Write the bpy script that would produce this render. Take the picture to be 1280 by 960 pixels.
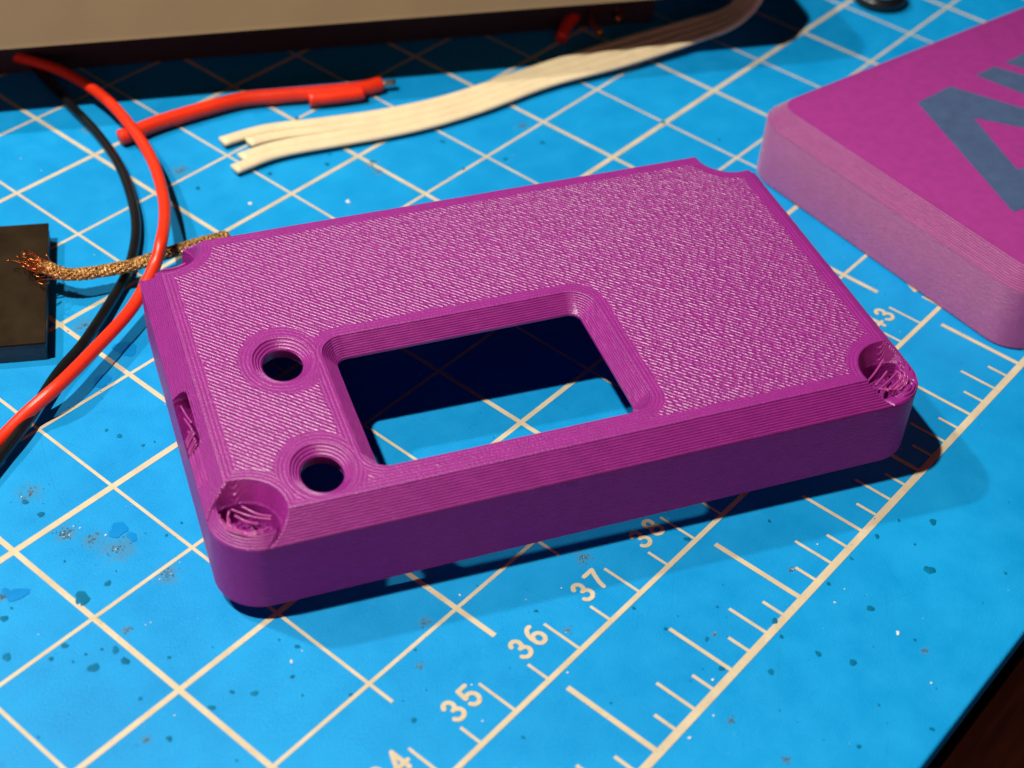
import bpy, bmesh, math, random
import numpy as np
from mathutils import Vector, Matrix, noise as mnoise

# ---------------------------------------------------------------- units: 1 unit = 1 cm
S = bpy.context.scene
for o in list(bpy.data.objects): bpy.data.objects.remove(o)
COL = S.collection
S.unit_settings.system = 'METRIC'
S.unit_settings.scale_length = 0.01

# ---------------------------------------------------------------- camera
RX = Vector((0.642582, -0.763625, 0.062979)); DN = Vector((-0.485332, -0.469246, -0.73774)); FW = Vector((0.592909, 0.443492, -0.672141))
cam_d = bpy.data.cameras.new('camera'); cam = bpy.data.objects.new('camera', cam_d); COL.objects.link(cam)
m = Matrix.Identity(4)
for i in range(3):
    m[i][0] = RX[i]; m[i][1] = -DN[i]; m[i][2] = -FW[i]
m[0][3], m[1][3], m[2][3] = -7.7193, -3.6905, 12.1213
cam.matrix_world = m
cam_d.sensor_width = 36; cam_d.lens = 1912.38/1280*36
cam_d.clip_start = 0.5; cam_d.clip_end = 500
cam_d.dof.use_dof = True; cam_d.dof.focus_distance = 17.0; cam_d.dof.aperture_fstop = 0.29
S.camera = cam

# ---------------------------------------------------------------- world and lamps
W = bpy.data.worlds.new('World'); S.world = W; W.use_nodes = True
bg = W.node_tree.nodes['Background']; bg.inputs[0].default_value = (1.0, 0.62, 0.5, 1); bg.inputs[1].default_value = 0.003

def lamp(name, d, dist, size, power, color):
    l = bpy.data.lights.new(name, 'AREA'); l.shape = 'DISK'; l.size = size; l.energy = power; l.color = color
    o = bpy.data.objects.new(name, l); COL.objects.link(o)
    d = Vector(d).normalized(); o.location = Vector((3, 4, 0.5)) + d*dist
    o.rotation_euler = d.to_track_quat('Z', 'Y').to_euler()
    return o
lamp('desk_lamp_key', (-0.385, 0.190, 1), 40, 1.3, 18300, (1.0, 0.93, 0.82))
lamp('desk_lamp_second', (-0.337, 0.742, 1), 55, 2.2, 14000, (1.0, 0.93, 0.84))
lamp('front_fill', (-0.68, -0.76, 0.22), 120, 60, 31000, (1.0, 0.33, 0.40))      # added warm fill from behind the camera, lifts the lid's front wall
S.view_settings.view_transform = 'Standard'; S.view_settings.look = 'None'
S.view_settings.exposure = 0.0; S.view_settings.gamma = 1.0
S.render.engine = 'CYCLES'

# ---------------------------------------------------------------- measured outlines and paths (cm on the mat)
RED = [(3.059, 14.087, 0.2), (3.149, 13.821, 0.25), (3.305, 13.004, 0.3), (3.259, 12.056, 0.32), (3.013, 11.154, 0.35), (2.706, 10.377, 0.35), (2.286, 9.667, 0.4), (1.886, 9.138, 0.5), (1.439, 8.657, 0.62), (1.144, 8.48, 0.45), (0.585, 8.228, 0.3), (-0.161, 7.96, 0.3), (-0.833, 7.741, 0.32), (-1.286, 7.739, 0.2), (-1.719, 7.672, 0.12), (-2.23, 7.533, 0.1)]
BLK = [(3.391, 14.273, 0.12), (3.256, 13.621, 0.12), (3.008, 12.57, 0.12), (2.828, 11.733, 0.1), (2.55, 10.915, 0.1), (2.147, 10.148, 0.1), (1.736, 9.573, 0.1), (1.197, 9.06, 0.1), (0.656, 8.717, 0.1), (-0.092, 8.294, 0.14), (-0.676, 8.055, 0.14), (-1.416, 7.652, 0.14), (-1.881, 7.451, 0.12), (-2.471, 7.193, 0.1)]
STUB = [(2.945, 11.36, 0.13), (3.088, 11.331, 0.13), (3.578, 11.273, 0.13), (4.177, 11.121, 0.13), (4.763, 10.934, 0.13), (5.244, 10.616, 0.13), (5.717, 10.279, 0.13), (6.211, 9.953, 0.13), (6.524, 9.834, 0.13)]
STUB2 = [(5.407, 10.16, 0.13), (5.715, 9.951, 0.13), (6.089, 9.738, 0.13)]
TIP = [(6.524, 9.834, 0.13), (6.709, 9.717, 0.13)]
BRAID = [(0.251, 9.666, 0.38), (0.32, 9.418, 0.38), (0.426, 9.21, 0.35), (0.709, 9.044, 0.32), (1.16, 8.848, 0.3), (1.579, 8.746, 0.3), (2.033, 8.678, 0.24), (2.449, 8.643, 0.15)]
BOX = [(0.489, 10.648, 0.28), (0.945, 10.287, 0.28), (-0.481, 8.482, 0.28), (-0.857, 8.808, 0.28), (-0.476, 8.552, 0.0), (-0.881, 8.848, 0.0)]
LA = [(10.333, 3.242), (11.067, 3.124), (11.297, 2.098), (11.522, 1.108), (11.071, 0.908), (10.833, 1.871), (10.553, 2.492), (9.824, 1.484), (9.92, 1.427), (10.908, 0.835), (10.02, 0.439), (9.06, 1.008), (8.894, 1.076)]
LB = [(11.62, 3.006), (12.044, 2.926), (12.139, 2.507), (12.364, 1.484), (11.872, 1.264), (11.656, 2.272)]
LC = [(12.251, 2.862), (12.925, 2.762), (13.127, 1.823), (12.608, 1.592), (12.322, 2.597)]
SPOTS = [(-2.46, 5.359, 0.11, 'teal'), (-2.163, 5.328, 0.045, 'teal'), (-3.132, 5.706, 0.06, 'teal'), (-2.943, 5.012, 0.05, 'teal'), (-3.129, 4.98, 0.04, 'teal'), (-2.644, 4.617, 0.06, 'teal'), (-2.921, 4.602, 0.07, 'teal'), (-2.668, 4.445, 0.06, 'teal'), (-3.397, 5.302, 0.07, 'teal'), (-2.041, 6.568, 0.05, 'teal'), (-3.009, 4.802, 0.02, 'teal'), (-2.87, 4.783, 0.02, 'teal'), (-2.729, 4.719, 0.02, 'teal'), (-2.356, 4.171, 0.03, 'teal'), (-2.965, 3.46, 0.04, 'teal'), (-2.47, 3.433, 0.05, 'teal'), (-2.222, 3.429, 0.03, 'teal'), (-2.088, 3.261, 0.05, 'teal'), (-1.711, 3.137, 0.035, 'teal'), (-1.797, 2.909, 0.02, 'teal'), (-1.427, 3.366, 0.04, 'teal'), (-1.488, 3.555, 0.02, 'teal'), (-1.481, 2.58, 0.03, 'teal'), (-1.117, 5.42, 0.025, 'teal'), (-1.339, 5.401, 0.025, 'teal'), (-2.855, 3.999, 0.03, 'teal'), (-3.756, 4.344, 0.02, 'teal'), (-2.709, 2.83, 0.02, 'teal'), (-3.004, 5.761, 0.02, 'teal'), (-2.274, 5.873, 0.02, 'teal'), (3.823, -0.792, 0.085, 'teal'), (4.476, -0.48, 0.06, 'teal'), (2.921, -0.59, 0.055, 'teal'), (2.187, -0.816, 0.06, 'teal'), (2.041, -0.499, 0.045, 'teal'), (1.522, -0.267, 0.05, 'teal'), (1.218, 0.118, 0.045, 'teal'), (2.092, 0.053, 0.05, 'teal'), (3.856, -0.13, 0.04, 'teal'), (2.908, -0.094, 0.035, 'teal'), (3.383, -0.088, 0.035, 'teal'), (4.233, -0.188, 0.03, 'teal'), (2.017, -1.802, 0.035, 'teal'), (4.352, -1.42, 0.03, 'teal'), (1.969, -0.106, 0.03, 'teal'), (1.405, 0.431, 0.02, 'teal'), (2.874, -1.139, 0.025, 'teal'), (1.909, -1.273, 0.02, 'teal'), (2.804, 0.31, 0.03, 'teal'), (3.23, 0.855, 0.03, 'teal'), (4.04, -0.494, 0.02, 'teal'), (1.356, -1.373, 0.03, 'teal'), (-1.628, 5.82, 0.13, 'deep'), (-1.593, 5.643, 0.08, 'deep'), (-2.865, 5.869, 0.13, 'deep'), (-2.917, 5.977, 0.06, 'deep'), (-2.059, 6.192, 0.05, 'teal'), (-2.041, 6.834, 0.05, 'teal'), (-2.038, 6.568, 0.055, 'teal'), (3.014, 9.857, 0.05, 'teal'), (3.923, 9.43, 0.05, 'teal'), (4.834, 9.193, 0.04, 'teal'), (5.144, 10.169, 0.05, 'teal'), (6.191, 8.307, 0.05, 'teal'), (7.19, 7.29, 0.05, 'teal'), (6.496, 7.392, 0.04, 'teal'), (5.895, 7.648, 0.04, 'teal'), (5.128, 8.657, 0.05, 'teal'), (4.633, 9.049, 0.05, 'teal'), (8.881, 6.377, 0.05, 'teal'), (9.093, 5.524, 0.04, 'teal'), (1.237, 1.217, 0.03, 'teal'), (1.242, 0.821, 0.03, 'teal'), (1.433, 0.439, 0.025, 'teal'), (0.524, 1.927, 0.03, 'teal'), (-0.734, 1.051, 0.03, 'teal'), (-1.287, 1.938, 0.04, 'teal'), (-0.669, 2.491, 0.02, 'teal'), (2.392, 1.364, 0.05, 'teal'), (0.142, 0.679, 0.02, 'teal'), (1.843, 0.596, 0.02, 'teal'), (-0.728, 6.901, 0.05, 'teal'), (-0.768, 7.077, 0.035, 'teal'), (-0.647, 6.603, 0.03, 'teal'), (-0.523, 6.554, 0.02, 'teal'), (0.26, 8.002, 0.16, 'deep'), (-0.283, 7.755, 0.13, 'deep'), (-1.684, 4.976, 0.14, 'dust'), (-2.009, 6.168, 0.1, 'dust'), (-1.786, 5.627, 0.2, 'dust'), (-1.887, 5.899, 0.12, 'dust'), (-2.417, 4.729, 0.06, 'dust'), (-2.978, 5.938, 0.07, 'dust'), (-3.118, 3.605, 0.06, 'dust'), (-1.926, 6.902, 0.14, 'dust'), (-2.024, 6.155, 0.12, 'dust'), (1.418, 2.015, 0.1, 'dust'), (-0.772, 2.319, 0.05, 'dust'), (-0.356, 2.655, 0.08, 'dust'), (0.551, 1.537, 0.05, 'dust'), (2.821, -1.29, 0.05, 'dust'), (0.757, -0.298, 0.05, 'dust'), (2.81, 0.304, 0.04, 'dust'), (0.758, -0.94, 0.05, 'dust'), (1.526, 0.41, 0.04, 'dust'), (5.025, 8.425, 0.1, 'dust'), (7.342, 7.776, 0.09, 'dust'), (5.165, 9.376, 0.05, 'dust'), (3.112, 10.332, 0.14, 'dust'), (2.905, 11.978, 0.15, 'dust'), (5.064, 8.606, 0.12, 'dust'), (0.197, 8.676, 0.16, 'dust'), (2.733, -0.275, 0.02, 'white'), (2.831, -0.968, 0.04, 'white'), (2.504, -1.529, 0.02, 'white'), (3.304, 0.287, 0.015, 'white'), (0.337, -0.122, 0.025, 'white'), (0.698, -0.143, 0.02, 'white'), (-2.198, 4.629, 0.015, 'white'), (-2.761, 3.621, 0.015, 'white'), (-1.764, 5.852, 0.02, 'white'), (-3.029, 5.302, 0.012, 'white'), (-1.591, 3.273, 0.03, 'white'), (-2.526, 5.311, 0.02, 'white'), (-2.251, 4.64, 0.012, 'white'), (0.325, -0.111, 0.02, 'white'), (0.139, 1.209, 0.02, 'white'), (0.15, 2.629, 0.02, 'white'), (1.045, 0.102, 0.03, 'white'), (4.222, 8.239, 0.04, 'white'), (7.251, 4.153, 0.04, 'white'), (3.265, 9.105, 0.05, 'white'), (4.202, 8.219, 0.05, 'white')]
RIBT = [(3.754, 10.45, 0.08), (4.56, 10.223, 0.08), (5.265, 9.823, 0.08), (6.098, 9.362, 0.08), (7.052, 8.977, 0.08), (8.311, 8.65, 0.1), (9.76, 8.244, 0.14), (11.18, 7.738, 0.2), (11.883, 7.388, 0.3), (12.254, 7.32, 0.5), (12.451, 7.449, 0.8)]
RIBB = [(3.567, 9.711, 0.08), (4.239, 9.561, 0.08), (5.073, 9.155, 0.08), (6.045, 8.685, 0.08), (7.063, 8.364, 0.08), (8.378, 8.081, 0.1), (9.552, 7.621, 0.14), (10.87, 7.21, 0.2), (11.575, 6.979, 0.3), (12.178, 6.962, 0.5), (12.443, 7.091, 0.8)]

# ---------------------------------------------------------------- helpers
def tag(o, label=None, cat=None, group=None, kind=None):
    if label: o['label'] = label
    if cat: o['category'] = cat
    if group: o['group'] = group
    if kind: o['kind'] = kind
    return o

def empty(name, loc=(0, 0, 0), rot=(0, 0, 0)):
    o = bpy.data.objects.new(name, None); COL.objects.link(o); o.location = loc; o.rotation_euler = rot
    o.empty_display_size = 0.3
    return o

def mesh_obj(name, verts, faces, mat, parent=None, smooth=True):
    me = bpy.data.meshes.new(name); me.from_pydata([tuple(v) for v in verts], [], [tuple(f) for f in faces]); me.update()
    if smooth: me.polygons.foreach_set('use_smooth', [True]*len(me.polygons))
    if mat: me.materials.append(mat)
    o = bpy.data.objects.new(name, me); COL.objects.link(o)
    if parent: o.parent = parent
    return o

class MB:
    def __init__(s): s.v = []; s.f = []
    def add(s, vs, fs):
        b = len(s.v); s.v += [tuple(v) for v in vs]; s.f += [tuple(i+b for i in f) for f in fs]
    def build(s, name, mat, parent=None, smooth=True): return mesh_obj(name, s.v, s.f, mat, parent, smooth)

def catmull(pts, n=10):
    P = [np.array(p, float) for p in pts]; P = [2*P[0]-P[1]] + P + [2*P[-1]-P[-2]]
    out = []
    for i in range(1, len(P)-2):
        a, b, c, d = P[i-1:i+3]
        for k in range(n):
            t = k/n
            out.append(0.5*((2*b)+(-a+c)*t+(2*a-5*b+4*c-d)*t*t+(-a+3*b-3*c+d)*t**3))
    out.append(P[-2]); return np.array(out)

def tube(path, r, nseg=12, flat=1.0, caps=True, radii=None, up=(0, 0, 1)):
    """round or flattened tube along a path; 'flat' squashes it vertically"""
    path = np.array(path, float); n = len(path); V = []; F = []
    T = np.gradient(path, axis=0); T /= np.linalg.norm(T, axis=1)[:, None]+1e-12
    for i in range(n):
        u = np.array(up, float); s = np.cross(T[i], u); s /= np.linalg.norm(s)+1e-12; u2 = np.cross(s, T[i])
        rr = r if radii is None else radii[i]
        for k in range(nseg):
            a = 2*math.pi*k/nseg
            V.append(path[i]+s*math.cos(a)*rr+u2*math.sin(a)*rr*flat)
    for i in range(n-1):
        for k in range(nseg):
            a = i*nseg+k; b = i*nseg+(k+1) % nseg
            F.append((a, b, b+nseg, a+nseg))
    if caps:
        F.append(tuple(range(nseg))[::-1]); F.append(tuple(range((n-1)*nseg, n*nseg)))
    return V, F

# ---------------------------------------------------------------- shader helpers
def new_mat(name):
    m = bpy.data.materials.new(name); m.use_nodes = True
    nt = m.node_tree; return m, nt, nt.nodes['Principled BSDF']

class NX:
    """tiny expression helper for math nodes"""
    def __init__(s, nt): s.nt = nt
    def val(s, sock, x):
        if isinstance(x, (int, float)): sock.default_value = x
        else: s.nt.links.new(x, sock)
    def m(s, op, a, b=None, c=None, clamp=False):
        n = s.nt.nodes.new('ShaderNodeMath'); n.operation = op; n.use_clamp = clamp
        s.val(n.inputs[0], a)
        if b is not None: s.val(n.inputs[1], b)
        if c is not None: s.val(n.inputs[2], c)
        return n.outputs[0]
    def smooth(s, x, a, b):
        n = s.nt.nodes.new('ShaderNodeMapRange'); n.interpolation_type = 'SMOOTHSTEP'
        s.val(n.inputs[0], x); n.inputs[1].default_value = a; n.inputs[2].default_value = b
        return n.outputs[0]
    def lin(s, x, a, b, c, d):
        n = s.nt.nodes.new('ShaderNodeMapRange'); s.val(n.inputs[0], x)
        for i, v in enumerate((a, b, c, d)): n.inputs[i+1].default_value = v
        return n.outputs[0]
    def coord(s, kind='Object'):
        return s.nt.nodes.new('ShaderNodeTexCoord').outputs[kind]
    def xyz(s, v):
        n = s.nt.nodes.new('ShaderNodeSeparateXYZ'); s.nt.links.new(v, n.inputs[0]); return n.outputs
    def comb(s, x, y, z):
        n = s.nt.nodes.new('ShaderNodeCombineXYZ')
        for i, v in enumerate((x, y, z)): s.val(n.inputs[i], v)
        return n.outputs[0]
    def noise(s, v, scale, detail=2, rough=0.5):
        n = s.nt.nodes.new('ShaderNodeTexNoise'); n.inputs['Scale'].default_value = scale
        n.inputs['Detail'].default_value = detail; n.inputs['Roughness'].default_value = rough
        s.nt.links.new(v, n.inputs['Vector']); return n.outputs[0]
    def voronoi(s, v, scale, out='Distance'):
        n = s.nt.nodes.new('ShaderNodeTexVoronoi'); n.inputs['Scale'].default_value = scale
        s.nt.links.new(v, n.inputs['Vector']); return n.outputs[out]
    def ramp(s, x, stops):
        n = s.nt.nodes.new('ShaderNodeValToRGB'); s.nt.links.new(x, n.inputs[0]); e = n.color_ramp.elements
        while len(e) < len(stops): e.new(0.5)
        for i, (p, c) in enumerate(stops): e[i].position = p; e[i].color = (*c, 1)
        return n.outputs[0]
    def mix(s, f, a, b):
        n = s.nt.nodes.new('ShaderNodeMix'); n.data_type = 'RGBA'; s.val(n.inputs[0], f)
        for i, c in ((6, a), (7, b)):
            if isinstance(c, tuple): n.inputs[i].default_value = (*c, 1)
            else: s.nt.links.new(c, n.inputs[i])
        return n.outputs[2]
    def bump(s, h, dist, strength=1.0, normal=None):
        n = s.nt.nodes.new('ShaderNodeBump'); n.inputs['Distance'].default_value = dist; n.inputs['Strength'].default_value = strength
        s.nt.links.new(h, n.inputs['Height'])
        if normal is not None: s.nt.links.new(normal, n.inputs['Normal'])
        return n.outputs[0]

def simple_mat(name, color, rough=0.5, noise=0.12, nscale=8, metallic=0, bump=0.0, bscale=40, spec=0.5, coat=0):
    m, nt, b = new_mat(name); x = NX(nt); co = x.coord()
    n = x.noise(co, nscale, 4)
    lo = tuple(c*(1-noise) for c in color); hi = tuple(min(1, c*(1+noise)) for c in color)
    nt.links.new(x.ramp(n, [(0.3, lo), (0.7, hi)]), b.inputs['Base Color'])
    b.inputs['Roughness'].default_value = rough; b.inputs['Metallic'].default_value = metallic
    b.inputs['Specular IOR Level'].default_value = spec; b.inputs['Coat Weight'].default_value = coat
    if bump: nt.links.new(x.bump(x.noise(co, bscale, 3), bump), b.inputs['Normal'])
    return m

# ---------------------------------------------------------------- table and cutting mat
m_table, nt, b = new_mat('dark_table'); x = NX(nt); co = x.coord()
p = x.xyz(co); g = x.noise(x.comb(x.m('MULTIPLY', p[0], 0.6), x.m('MULTIPLY', p[1], 6.0), p[2]), 1.2, 5)
nt.links.new(x.ramp(g, [(0.3, (0.006, 0.0009, 0.0004)), (0.75, (0.014, 0.0025, 0.001))]), b.inputs['Base Color'])
b.inputs['Roughness'].default_value = 0.5; b.inputs['Specular IOR Level'].default_value = 0.05
bm_ = MB(); bm_.add([(-70, -40, -0.3), (90, -40, -0.3), (90, 80, -0.3), (-70, 80, -0.3), (-70, -40, -2.8), (90, -40, -2.8), (90, 80, -2.8), (-70, 80, -2.8)],
        [(0, 1, 2, 3), (7, 6, 5, 4), (0, 4, 5, 1), (1, 5, 6, 2), (2, 6, 7, 3), (3, 7, 4, 0)])
tag(bm_.build('table', m_table, None, False), 'dark brown table top showing past the edge of the blue mat', kind='structure')

m_mat, nt, b = new_mat('blue_mat'); x = NX(nt); co = x.coord(); p = x.xyz(co)
big = x.noise(co, 0.35, 3); mid = x.noise(co, 2.2, 5, 0.6); fine = x.noise(co, 30, 3, 0.6)
mixv = x.m('ADD', x.m('MULTIPLY', big, 0.5), x.m('ADD', x.m('MULTIPLY', mid, 0.35), x.m('MULTIPLY', fine, 0.15)))
col = x.ramp(mixv, [(0.36, (0.0008, 0.26, 0.62)), (0.64, (0.004, 0.345, 0.76))])
# scuffed streaks, slightly paler
sc = x.noise(x.comb(x.m('MULTIPLY', p[0], 0.9), x.m('MULTIPLY', p[1], 7.0), p[2]), 1.4, 6, 0.7)
col = x.mix(x.m('MULTIPLY', x.smooth(sc, 0.62, 0.8), 0.16), col, (0.10, 0.42, 0.78))
# fine knife cuts
cuts = None
for (aa, sc_, thr) in ((0.5, 0.9, 0.0035), (1.9, 0.7, 0.003), (2.7, 1.1, 0.003), (1.2, 0.55, 0.003)):
    ca, sa = math.cos(aa), math.sin(aa)
    uu = x.m('ADD', x.m('MULTIPLY', p[0], ca), x.m('MULTIPLY', p[1], sa)); vv = x.m('SUBTRACT', x.m('MULTIPLY', p[1], ca), x.m('MULTIPLY', p[0], sa))
    bent = x.m('ADD', x.m('MULTIPLY', vv, sc_), x.m('MULTIPLY', x.noise(x.comb(x.m('MULTIPLY', uu, 0.25), 0.0, aa), 1.0, 1), 0.8))
    fr_ = x.m('ABSOLUTE', x.m('SUBTRACT', x.m('FRACT', bent), 0.5))
    gate = x.smooth(x.noise(x.comb(x.m('MULTIPLY', uu, 0.9), x.m('MULTIPLY', x.m('FLOOR', bent), 7.7), aa), 1.0, 2), 0.60, 0.64)
    c1k = x.m('MULTIPLY', x.m('SUBTRACT', 1.0, x.smooth(fr_, 0.0, thr*sc_*1.6)), gate)
    cuts = c1k if cuts is None else x.m('MAXIMUM', cuts, c1k)
col = x.mix(x.m('MULTIPLY', cuts, 0.45), col, (0.01, 0.16, 0.38))
# pin-prick pits, pale dust and tiny glints painted into the colour
co = x.comb(p[0], p[1], 0.0)
vd = x.voronoi(co, 3.6); vr = x.noise(co, 1.1, 2)
pit = x.m('MULTIPLY', x.m('SUBTRACT', 1.0, x.smooth(vd, 0.03, 0.06)), x.smooth(vr, 0.47, 0.55))
col = x.mix(x.m('MULTIPLY', pit, 0.6), col, (0.004, 0.13, 0.30))
vd2 = x.voronoi(x.comb(p[1], x.m('ADD', p[0], 7.3), p[2]), 7.0); vr2 = x.noise(co, 0.9, 3)
dust = x.m('MULTIPLY', x.m('SUBTRACT', 1.0, x.smooth(vd2, 0.02, 0.05)), x.smooth(vr2, 0.53, 0.6))
col = x.mix(x.m('MULTIPLY', dust, 0.75), col, (0.5, 0.68, 0.8))
def smudges(x, co, col, kinds, color, amount, grow):
    best = None
    for (sx, sy, r, t) in SPOTS:
        if t != kinds: continue
        vn = nt.nodes.new('ShaderNodeVectorMath'); vn.operation = 'DISTANCE'; nt.links.new(co, vn.inputs[0]); vn.inputs[1].default_value = (sx, sy, 0)
        q = x.m('DIVIDE', vn.outputs['Value'], r*grow); best = q if best is None else x.m('MINIMUM', best, q)
    fall = x.m('SUBTRACT', 1.0, x.smooth(best, 0.2, 1.3))
    nz = x.smooth(x.m('ADD', x.noise(co, 9, 6, 0.75), x.m('MULTIPLY', fall, 0.18)), 0.52, 0.70)
    return x.mix(x.m('MULTIPLY', x.m('MULTIPLY', fall, nz), amount), col, color)
col = smudges(x, co, col, 'dust', (0.08, 0.19, 0.25), 0.5, 1.4)
nt.links.new(col, b.inputs['Base Color'])
b.inputs['Specular IOR Level'].default_value = 0.28
nt.links.new(x.lin(mid, 0.3, 0.7, 0.42, 0.6), b.inputs['Roughness'])
hb = x.m('ADD', x.m('MULTIPLY', x.noise(co, 42, 3, 0.7), 1.3), x.m('ADD', x.m('MULTIPLY', mid, 1.0), x.m('MULTIPLY', pit, -1.2)))
nt.links.new(x.bump(hb, 0.004, 1.0), b.inputs['Normal'])

MX0, MX1, MY0, MY1 = -16.0, 27.0, -1.94, 30.0
mat_root = tag(empty('cutting_mat', (5, 10, -0.3)), 'blue cutting mat with a cream printed grid and ruler lying on the dark table', 'cutting mat')
off = Vector((5, 10, -0.3))
def mat_child(o):
    o.parent = mat_root; o.matrix_parent_inverse = Matrix.Translation(-off); return o
me = bpy.data.meshes.new('mat_sheet'); bb = bmesh.new(); bmesh.ops.create_cube(bb, size=1)
for v in bb.verts:
    v.co = Vector(((MX0+MX1)/2+v.co.x*(MX1-MX0), (MY0+MY1)/2+v.co.y*(MY1-MY0), -0.148+v.co.z*0.296))
bmesh.ops.bevel(bb, geom=[e for e in bb.edges], offset=0.035, segments=3, profile=0.5, affect='EDGES')
bb.to_mesh(me); bb.free(); me.materials.append(m_mat)
ms = bpy.data.objects.new('mat_sheet', me); COL.objects.link(ms); mat_child(ms)

m_print, nt, b = new_mat('cream_print'); x = NX(nt); co = x.coord()
n1 = x.noise(co, 3.0, 5, 0.6); n2 = x.noise(co, 26, 3)
c = x.ramp(n1, [(0.3, (0.55, 0.46, 0.30)), (0.7, (0.70, 0.60, 0.41))])
c = x.mix(x.smooth(n2, 0.64, 0.74), c, (0.30, 0.38, 0.40))
wear = x.smooth(x.noise(co, 1.7, 4, 0.7), 0.66, 0.74)
c = x.mix(x.m('MULTIPLY', wear, 0.55), c, (0.34, 0.28, 0.16))
nt.links.new(c, b.inputs['Base Color']); b.inputs['Roughness'].default_value = 0.55; b.inputs['Specular IOR Level'].default_value = 0.3

def quad(mb, x0, y0, x1, y1, z): mb.add([(x0, y0, z), (x1, y0, z), (x1, y1, z), (x0, y1, z)], [(0, 1, 2, 3)])
IN = 2.54
gu = MB(); gv = MB()
for k in range(-11, 20):                      # grid lines running away from the ruler, every half inch
    xx = k*IN/2; thick = (k % 2 == 0); w = 0.030 if thick else 0.019
    quad(gu, xx-w, 2.03 if thick else 2.23, xx+w, 28.5, 0.0032)
for k in range(2, 23):
    yy = k*IN/2; w = 0.030 if k % 2 == 1 else 0.021
    if k == 5: w = 0.036
    quad(gv, -14.5, yy-w, 25.5, yy+w, 0.0022)
mat_child(gu.build('grid_lines', m_print, None, False)); mat_child(gv.build('grid_lines', m_print, None, False))
r1 = MB(); quad(r1, -14.5, 1.287-0.028, 25.5, 1.287+0.028, 0.0042)
for i in range(-28, 50):
    xx = -0.55+i*0.5; L = 0.475 if i % 2 == 0 else 0.272
    if -14.5 < xx < 25.5: quad(r1, xx-0.0165, 1.30, xx+0.0165, 1.287+L, 0.0052)
mat_child(r1.build('centimetre_scale', m_print, None, False))
r2 = MB(); quad(r2, -14.5, -0.042, 25.5, 0.042, 0.0042)
for i in range(-45, 81):
    xx = i*IN/8; t = i % 8
    L, w = (1.10, 0.030) if t == 0 else (0.79, 0.022) if t == 4 else (0.49, 0.019) if t in (2, 6) else (0.285, 0.019)
    quad(r2, xx-w, 0.03, xx+w, L, 0.0052)
mat_child(r2.build('inch_scale', m_print, None, False))

def arc(cx, cy, rx, ry, a0, a1, n=14):
    return [(cx+rx*math.cos(math.radians(a0+(a1-a0)*i/n)), cy+ry*math.sin(math.radians(a0+(a1-a0)*i/n))) for i in range(n+1)]
GLY = {   # stroke skeletons in a box 0.62 wide, 1 high
 '0': [arc(0.31, 0.5, 0.25, 0.43, 0, 360, 28)],
 '1': [[(0.12, 0.72), (0.36, 0.93), (0.36, 0.06)]],
 '2': [arc(0.31, 0.68, 0.23, 0.25, 165, -40) + [(0.08, 0.07), (0.56, 0.07)]],
 '3': [arc(0.29, 0.715, 0.20, 0.215, 160, -85) , arc(0.29, 0.28, 0.25, 0.225, 90, -165, 18)],
 '4': [[(0.44, 0.06), (0.44, 0.93), (0.06, 0.30), (0.60, 0.30)]],
 '5': [[(0.53, 0.93), (0.16, 0.93), (0.11, 0.50)] + arc(0.30, 0.32, 0.24, 0.26, 135, -160, 18)],
 '6': [arc(0.31, 0.31, 0.23, 0.25, 0, 360, 24), arc(0.40, 0.42, 0.33, 0.51, 178, 80, 12)],
 '7': [[(0.07, 0.93), (0.56, 0.93), (0.40, 0.62), (0.28, 0.34), (0.22, 0.06)]],
 '8': [arc(0.31, 0.29, 0.24, 0.23, 0, 360, 24), arc(0.31, 0.73, 0.19, 0.20, 0, 360, 24)],
 '9': [arc(0.31, 0.69, 0.23, 0.25, 0, 360, 24), arc(0.22, 0.58, 0.33, 0.51, -2, -100, 12)]}
def stroke(mb, pts, w, z):
    cut = [0]
    for i in range(1, len(pts)-1):
        a = np.subtract(pts[i], pts[i-1]); c = np.subtract(pts[i+1], pts[i])
        if a@c/(np.linalg.norm(a)*np.linalg.norm(c)+1e-12) < 0.75: cut.append(i)
    cut.append(len(pts)-1)
    for k in range(len(cut)-1): stroke1(mb, pts[cut[k]:cut[k+1]+1], w, z+0.0012*k)
def stroke1(mb, pts, w, z):
    P = np.array(pts, float); n = len(P); closed = np.linalg.norm(P[0]-P[-1]) < 1e-6
    L = []; R = []
    for i in range(n):
        a = P[i]-P[i-1] if i > 0 else (P[-1]-P[-2] if closed else P[1]-P[0])
        c = P[i+1]-P[i] if i < n-1 else (P[1]-P[0] if closed else P[-1]-P[-2])
        a = a/np.linalg.norm(a); c = c/np.linalg.norm(c); t = a+c; t /= np.linalg.norm(t)+1e-9
        nn = np.array([-t[1], t[0]]); k = 1/max(0.5, abs(nn@np.array([-a[1], a[0]])))
        L.append(P[i]+nn*w*k); R.append(P[i]-nn*w*k)
    V = [(q[0], q[1], z) for q in R]+[(q[0], q[1], z) for q in L]
    F = [(i, i+1, n+i+1, n+i) for i in range(n-1)]
    if not closed:
        for e, s_ in ((0, 1), (n-1, -1)):
            d = (P[1]-P[0]) if e == 0 else (P[-1]-P[-2]); a0 = math.atan2(d[1], d[0])+(math.pi/2 if e == 0 else -math.pi/2)
            base = len(V); V += [(P[e][0]+w*math.cos(a0+math.pi*k/8), P[e][1]+w*math.sin(a0+math.pi*k/8), z+0.0003) for k in range(9)]
            F.append(tuple(range(base, base+9)))
    mb.add(V, F)
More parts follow.
